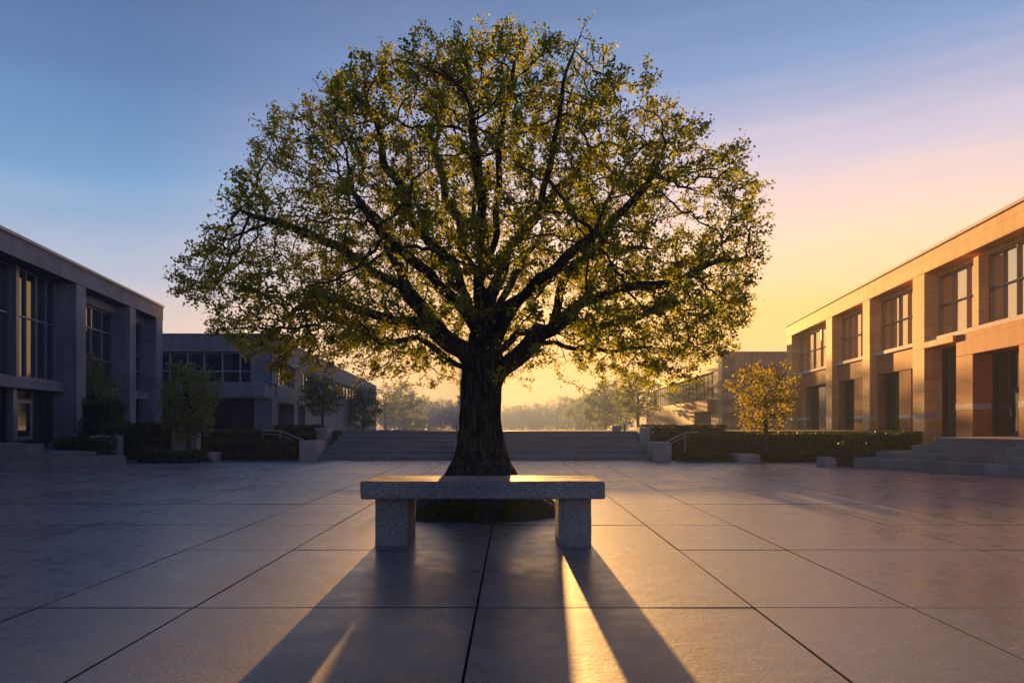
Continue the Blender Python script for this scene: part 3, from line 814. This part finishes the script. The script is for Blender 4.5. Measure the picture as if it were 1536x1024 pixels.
    # trunk loft with root flare and ridged bark
    nz, nt_ = 90, 120; V = []
    zs = np.linspace(-.05, 1.95, nz)
    for z in zs:
        base = np.interp(z, [-.05, .10, .2, .32, .45, .6, .8, 1.05, 1.35, 1.58, 1.95], [.80, .66, .57, .50, .42, .35, .288, .252, .24, .25, .19])
        cxx = np.interp(z, [0, .6, 1.2, 1.8], [.0, .0, -.012, .0])
        for k in range(nt_):
            th = 2 * math.pi * k / nt_
            root = (abs(math.cos(2.5 * th + .7 + .5 * math.sin(th + 1))) ** 2.2 * .55 + .14 * math.cos(3 * th + 1.9)) * math.exp(-max(z, 0) / .28)
            flute = .035 * math.cos(5 * th + .7 + z * .5) + .02 * math.cos(9 * th + 2 - z)
            w = z * .9 + .25 * noise.noise(Vector((math.cos(th) * 2, math.sin(th) * 2, z * 1.5)))
            q = Vector((math.cos(th) * 6.5, math.sin(th) * 6.5, z * 1.5 + w * .2))
            rid = 1 - abs(noise.noise(q)) * 2.2
            q2 = Vector((math.cos(th) * 15, math.sin(th) * 15, z * 3.6))
            rid2 = 1 - abs(noise.noise(q2)) * 2
            rad = base * (1 + root + flute) + .022 * (rid - .5) + .012 * (rid2 - .5)
            V.append((cxx + math.cos(th) * rad, math.sin(th) * rad, z))
    F = []
    for i in range(nz - 1):
        for k in range(nt_): F.append((i * nt_ + k, i * nt_ + (k + 1) % nt_, (i + 1) * nt_ + (k + 1) % nt_, (i + 1) * nt_ + k))
    me1 = wood(N - off, PA, r, 'trunk', M_bark, 0, 14)
    v1 = np.zeros(len(me1.vertices) * 3, np.float32); me1.vertices.foreach_get('co', v1)
    f1 = np.zeros(len(me1.loops), np.int32); me1.loops.foreach_get('vertex_index', f1)
    VV = np.concatenate([np.array(V), v1.reshape(-1, 3)]); FF = np.concatenate([np.array(F), f1.reshape(-1, 4) + len(V)])
    obj('trunk', arr_mesh('trunk', VV, FF, M_bark, True), t)
    # leaves on the twigs
    tw = np.where(r < .0085)[0]
    tipw = np.where(kids[tw] == 0, 13, np.where(r[tw] < .004, 9, 4))
    cl = np.array([min(1.9, max(.15, 1.0 + 2.6 * noise.noise(Vector(N[i] * 1.9)))) for i in tw])
    tipw = np.maximum(1, np.round(tipw * cl)).astype(int)
    idx = np.repeat(tw, tipw)
    P = N[idx] - off + RNG.normal(0, .030, (len(idx), 3))
    Vl, Fl = leaves(P, .0285)
    obj('crown', arr_mesh('crown', Vl, Fl, M_oak), t)
    print('oak nodes', len(N), 'leaves', len(P))
big_tree()

def tree_meshes(seed, h, cr, trunk_h, n_att=420, leafsize=.07, per=9, leafmat=None, tipr=.006, rootr=.06, cz=None, shape='oval', sig=.07, dens=1):
    """a young tree with its base at the origin: returns trunk mesh, crown mesh"""
    rng = np.random.default_rng(seed)
    zc = (h + trunk_h) / 2; hz = (h - trunk_h) / 2
    N = [np.zeros(3)]; PA = [-1]; k = max(4, int(zc / .12))
    for i in range(1, k + 1): N.append(np.array([rng.normal(0, .008), rng.normal(0, .008), zc * i / k])); PA.append(i - 1)
    att = []
    while len(att) < n_att:
        v = rng.normal(size=3); v /= np.linalg.norm(v); q = rng.uniform() ** .4
        z = v[2] * q; w = 1.0 if shape == 'oval' else (1 - .35 * z)
        lump = 1 + .36 * noise.noise(Vector(v * 1.9 + Vector((seed, 0, 0))))
        p = np.array([v[0] * q * cr * w * lump, v[1] * q * cr * w * lump, zc + z * hz * lump])
        att.append(p)
    N, PA = grow(att, N, PA, max(.06, h * .028), h, h * .04, 60, rng, .02, .22)
    r, kids = radii(N, PA, tipr, rootr)
    wm = wood(N, PA, r, 'trunk', M_bark2, 0, 8)
    tw = np.where(r < tipr * 2.0)[0]; rep = np.where(kids[tw] == 0, per, max(1, per // 3))
    idx = np.repeat(tw, rep); P = N[idx] + RNG.normal(0, sig, (len(idx), 3))
    V, F = leaves(P, leafsize)
    return wm, arr_mesh('crown', V, F, leafmat or M_tree)
def tree(name, x, y, z, meshes, label, group=None, scale=1, rz=0, cat='tree'):
    r = empty(name, (x, y, z), label, cat, group); r.rotation_euler.z = rz; r.scale = (scale,) * 3 if isinstance(scale, (int, float)) else scale
    obj('trunk', meshes[0], r); obj('crown', meshes[1], r); return r

YG = 'young trees round the plaza'
tree('young_tree', XA(283, 20.4), 20.4, 0, tree_meshes(21, 2.98, .93, .72, 420, .065, 16), 'dark green round young tree in front of the grey left building', YG)
tree('young_tree', XA(1148, 20.4), 20.4, .0, tree_meshes(22, 2.92, 1.0, .78, 420, .065, 13, M_gold), 'golden leaved young tree before the sunlit right building', YG)
tree('young_tree', XA(140, 24.5), 24.5, 0, tree_meshes(23, 3.4, .85, .6, 350, .075, 16), 'dark young tree standing close against the glass of the shaded left building', YG)
tree('young_tree', XA(484, 38), 38, TZ(38), tree_meshes(24, 3.2, 1.2, .75, 420, .09, 11, tipr=.008, sig=.09), 'green young tree on the terrace before the low grey building', YG)

FG = 'hazy trees beyond the terrace'
tree('park_tree', XA(957, 75), 75, TZ(75), tree_meshes(25, 7.1, 2.75, 1.2, 480, .17, 11, tipr=.014, rootr=.17, sig=.18), 'tallest hazy tree right of the steps beside the buff building', FG)
va = [tree_meshes(31, 5.0, 2.1, .35, 380, .15, 11, tipr=.012, rootr=.12, sig=.16),
      tree_meshes(32, 5.4, 2.4, .45, 420, .16, 12, tipr=.012, rootr=.13, sig=.17, shape='dome'),
      tree_meshes(33, 5.6, 1.8, 1.2, 330, .15, 3, tipr=.014, rootr=.12, sig=.12),
      tree_meshes(34, 4.2, 2.8, .2, 420, .17, 13, tipr=.012, rootr=.12, sig=.2)]
far = [  # px, top py, distance, variant, label
    (545, 577, 60, 0, 'pale green hazy tree at the end of the low grey building'),
    (578, 573, 170, 2, 'thin nearly bare hazy tree beside the end of the grey building'),
    (606, 574, 230, 1, 'tall feathery hazy tree midway between grey building and big trunk'),
    (634, 598, 420, 3, 'low round hazy tree left of the big trunk'),
    (662, 596, 430, 0, 'hazy tree nearest the left edge of the big trunk'),
    (690, 602, 450, 3, 'broad faint tree partly behind the left side of the trunk'),
    (765, 610, 480, 3, 'faint low tree just right of the big trunk'),
    (786, 605, 460, 0, 'faint round tree a little right of the trunk'),
    (812, 606, 450, 3, 'broad faint tree in the middle of the misty row'),
    (836, 595, 400, 2, 'faint open tree rising above the misty row'),
    (852, 594, 360, 1, 'faint tall round tree in the misty row on the right'),
    (873, 596, 300, 0, 'misty green tree left of the darker right hand pair'),
    (890, 592, 240, 3, 'misty broad tree below the darker right hand pair'),
    (908, 570, 140, 1, 'brownish hazy tree just left of the tallest right hand tree'),
    (932, 578, 180, 0, 'hazy tree behind the gap between the two right hand trees'),
    (592, 600, 430, 3, 'very faint low tree behind the feathery tree'),
]
vh = [5.0, 5.4, 5.6, 4.2]
for i, (px, py, Y, v, lab) in enumerate(far):
    h = ZA(py, Y) - TZ(Y)
    tree('park_tree', XA(px, Y), Y, TZ(Y), va[v], lab, FG, h / vh[v], i * 1.3)

pop = tree_meshes(41, 36.5, 2.1, .3, 560, .85, 34, tipr=.05, rootr=.35, sig=.6)  # added poplars, hidden behind the trunk, that shade the left of the plaza
for i, (x, sc_) in enumerate(((-20.3, .98), (-17.4, 1.02), (-14.8, .96), (-12.4, 1.0), (-10.6, .93))):
    tree('shade_poplar', x, 300 + (i % 2) * 2.5, TZ(300), pop, 'added poplar hidden behind the big trunk to shade the left half', 'added shade poplars far behind the big trunk', (sc_ * 1.35, sc_ * 1.35, sc_), i * 1.7)

# ------------------------------------------------------------------ mound under the big tree
def mound():
    cx, cyy = XA(722, 8.5), 8.5; V = []; F = []; nr, na = 26, 90; Rm = 1.02
    def hgt(x, y):
        q = math.hypot(x, y) / Rm
        e = 1 + .14 * noise.noise(Vector((math.cos(math.atan2(y, x)) * 1.6, math.sin(math.atan2(y, x)) * 1.6, 2)))
        q /= e
        return max(-.03, .20 * (1 - q ** 3) ) + (.035 * noise.noise(Vector((x * 3, y * 3, 1))) + .02 * noise.noise(Vector((x * 9, y * 9, 3)))) * min(1, max(0, 1.15 - q) * 3)
    for i in range(nr + 1):
        for k in range(na):
            a = 2 * math.pi * k / na; q = 1.06 * i / nr * Rm
            x, y = math.cos(a) * q, math.sin(a) * q
            V.append((x + cx, y + cyy, hgt(x, y)))
    for i in range(nr):
        for k in range(na): F.append((i * na + k, i * na + (k + 1) % na, (i + 1) * na + (k + 1) % na, (i + 1) * na + k))
    tag(obj('soil', arr_mesh('soil', V, F, M_soil, True)), kind='structure')
    P = []
    rr = random.Random(5)
    while len(P) < 15000:
        a = rr.uniform(0, 2 * math.pi); q = math.sqrt(rr.uniform(.1, 1)) * Rm * .97
        x, y = math.cos(a) * q, math.sin(a) * q
        if noise.noise(Vector((x * 2.6, y * 2.6, 8))) < -.10 + rr.uniform(-.15, .15): continue
        P.append((x + cx, y + cyy, hgt(x, y)))
    P = np.array(P); n = len(P)
    h = RNG.uniform(.015, .05, n) * np.array([1 + 1.6 * max(0, noise.noise(Vector((p[0] * 5, p[1] * 5, 1.5)))) for p in P]); lean = RNG.normal(0, .018, (n, 2)); a = RNG.uniform(0, 2 * math.pi, n); w = .004
    d = np.c_[np.cos(a), np.sin(a), np.zeros(n)] * w
    tip = P + np.c_[lean, h]; mid = P + np.c_[lean * .35, h * .6]
    V = np.stack([P - d, P + d, mid + d * .8, tip, mid - d * .8], 1).reshape(-1, 3)
    b = (np.arange(n) * 5)[:, None]
    F = b + np.array([[0, 1, 2, 3, 4]])
    tag(obj('grass', arr_mesh('grass', V, F, M_grass)), 'short moss and grass on the mound round the big tree roots', 'grass', kind='stuff')
mound()

# ------------------------------------------------------------------ bench
def bench():
    x0, x1, y0, y1 = -1.325, .813, 5.95, 6.62
    r = empty('stone_bench', ((x0 + x1) / 2, (y0 + y1) / 2, 0), 'long grey granite bench on two square legs in front of the big tree', 'bench')
    def rough_box(name, a, b, c, d, e, f, bev, amp, seed, cut):
        bm = bmesh.new(); bmesh.ops.create_cube(bm, size=1)
        L = max(b - a, d - c, f - e)
        for v in bm.verts: v.co = Vector(((a + b) / 2 + v.co.x * (b - a), (c + d) / 2 + v.co.y * (d - c), (e + f) / 2 + v.co.z * (f - e)))
        bmesh.ops.bevel(bm, geom=bm.edges[:], offset=bev, segments=3, affect='EDGES', profile=.5)
        for ax in range(3):
            lo, hi = ((a, b), (c, d), (e, f))[ax]; n = max(1, int((hi - lo) / cut))
            for k in range(1, n):
                p = Vector((0, 0, 0)); p[ax] = lo + (hi - lo) * k / n; no = Vector((0, 0, 0)); no[ax] = 1
                bmesh.ops.bisect_plane(bm, geom=bm.verts[:] + bm.edges[:] + bm.faces[:], plane_co=p, plane_no=no)
        bm.normal_update()
        for v in bm.verts:
            q = v.co
            s = noise.noise(q * 3.1 + Vector((seed, 0, 0))) * .5 + noise.noise(q * 11 + Vector((0, seed, 0))) * .35 + noise.noise(q * 30) * .3
            v.co += v.normal * s * amp
        off = r.location
        for v in bm.verts: v.co -= off
        me = bpy.data.meshes.new(name); bm.to_mesh(me); bm.free(); me.materials.append(M_granite)
        me.polygons.foreach_set('use_smooth', [True] * len(me.polygons))
        return obj(name, me, r)
    rough_box('seat', x0, x1, y0, y1, .433, .589, .018, .008, 3, .03)
    for i, (a, b) in enumerate(((-1.225, -.93), (.418, .71))):
        rough_box('leg', a, b, 6.10, 6.62 - .03, -.012, .431, .012, .0035, 7 + i * 5, .045)
bench()

# ------------------------------------------------------------------ haze
def haze():
    m = bpy.data.materials.new('haze'); m.use_nodes = True; nt = m.node_tree; nt.nodes.clear()
    o = nt.nodes.new('ShaderNodeOutputMaterial'); v = nt.nodes.new('ShaderNodeVolumePrincipled')
    v.inputs['Color'].default_value = (.54, .72, .97, 1); v.inputs['Density'].default_value = .0017; v.inputs['Anisotropy'].default_value = .1
    nt.links.new(v.outputs[0], o.inputs['Volume'])
    b = MB(); b.box(-510, 510, -30, 640, -9.2, 34.5)
    tag(b.build('haze', m), kind='stuff')
haze()
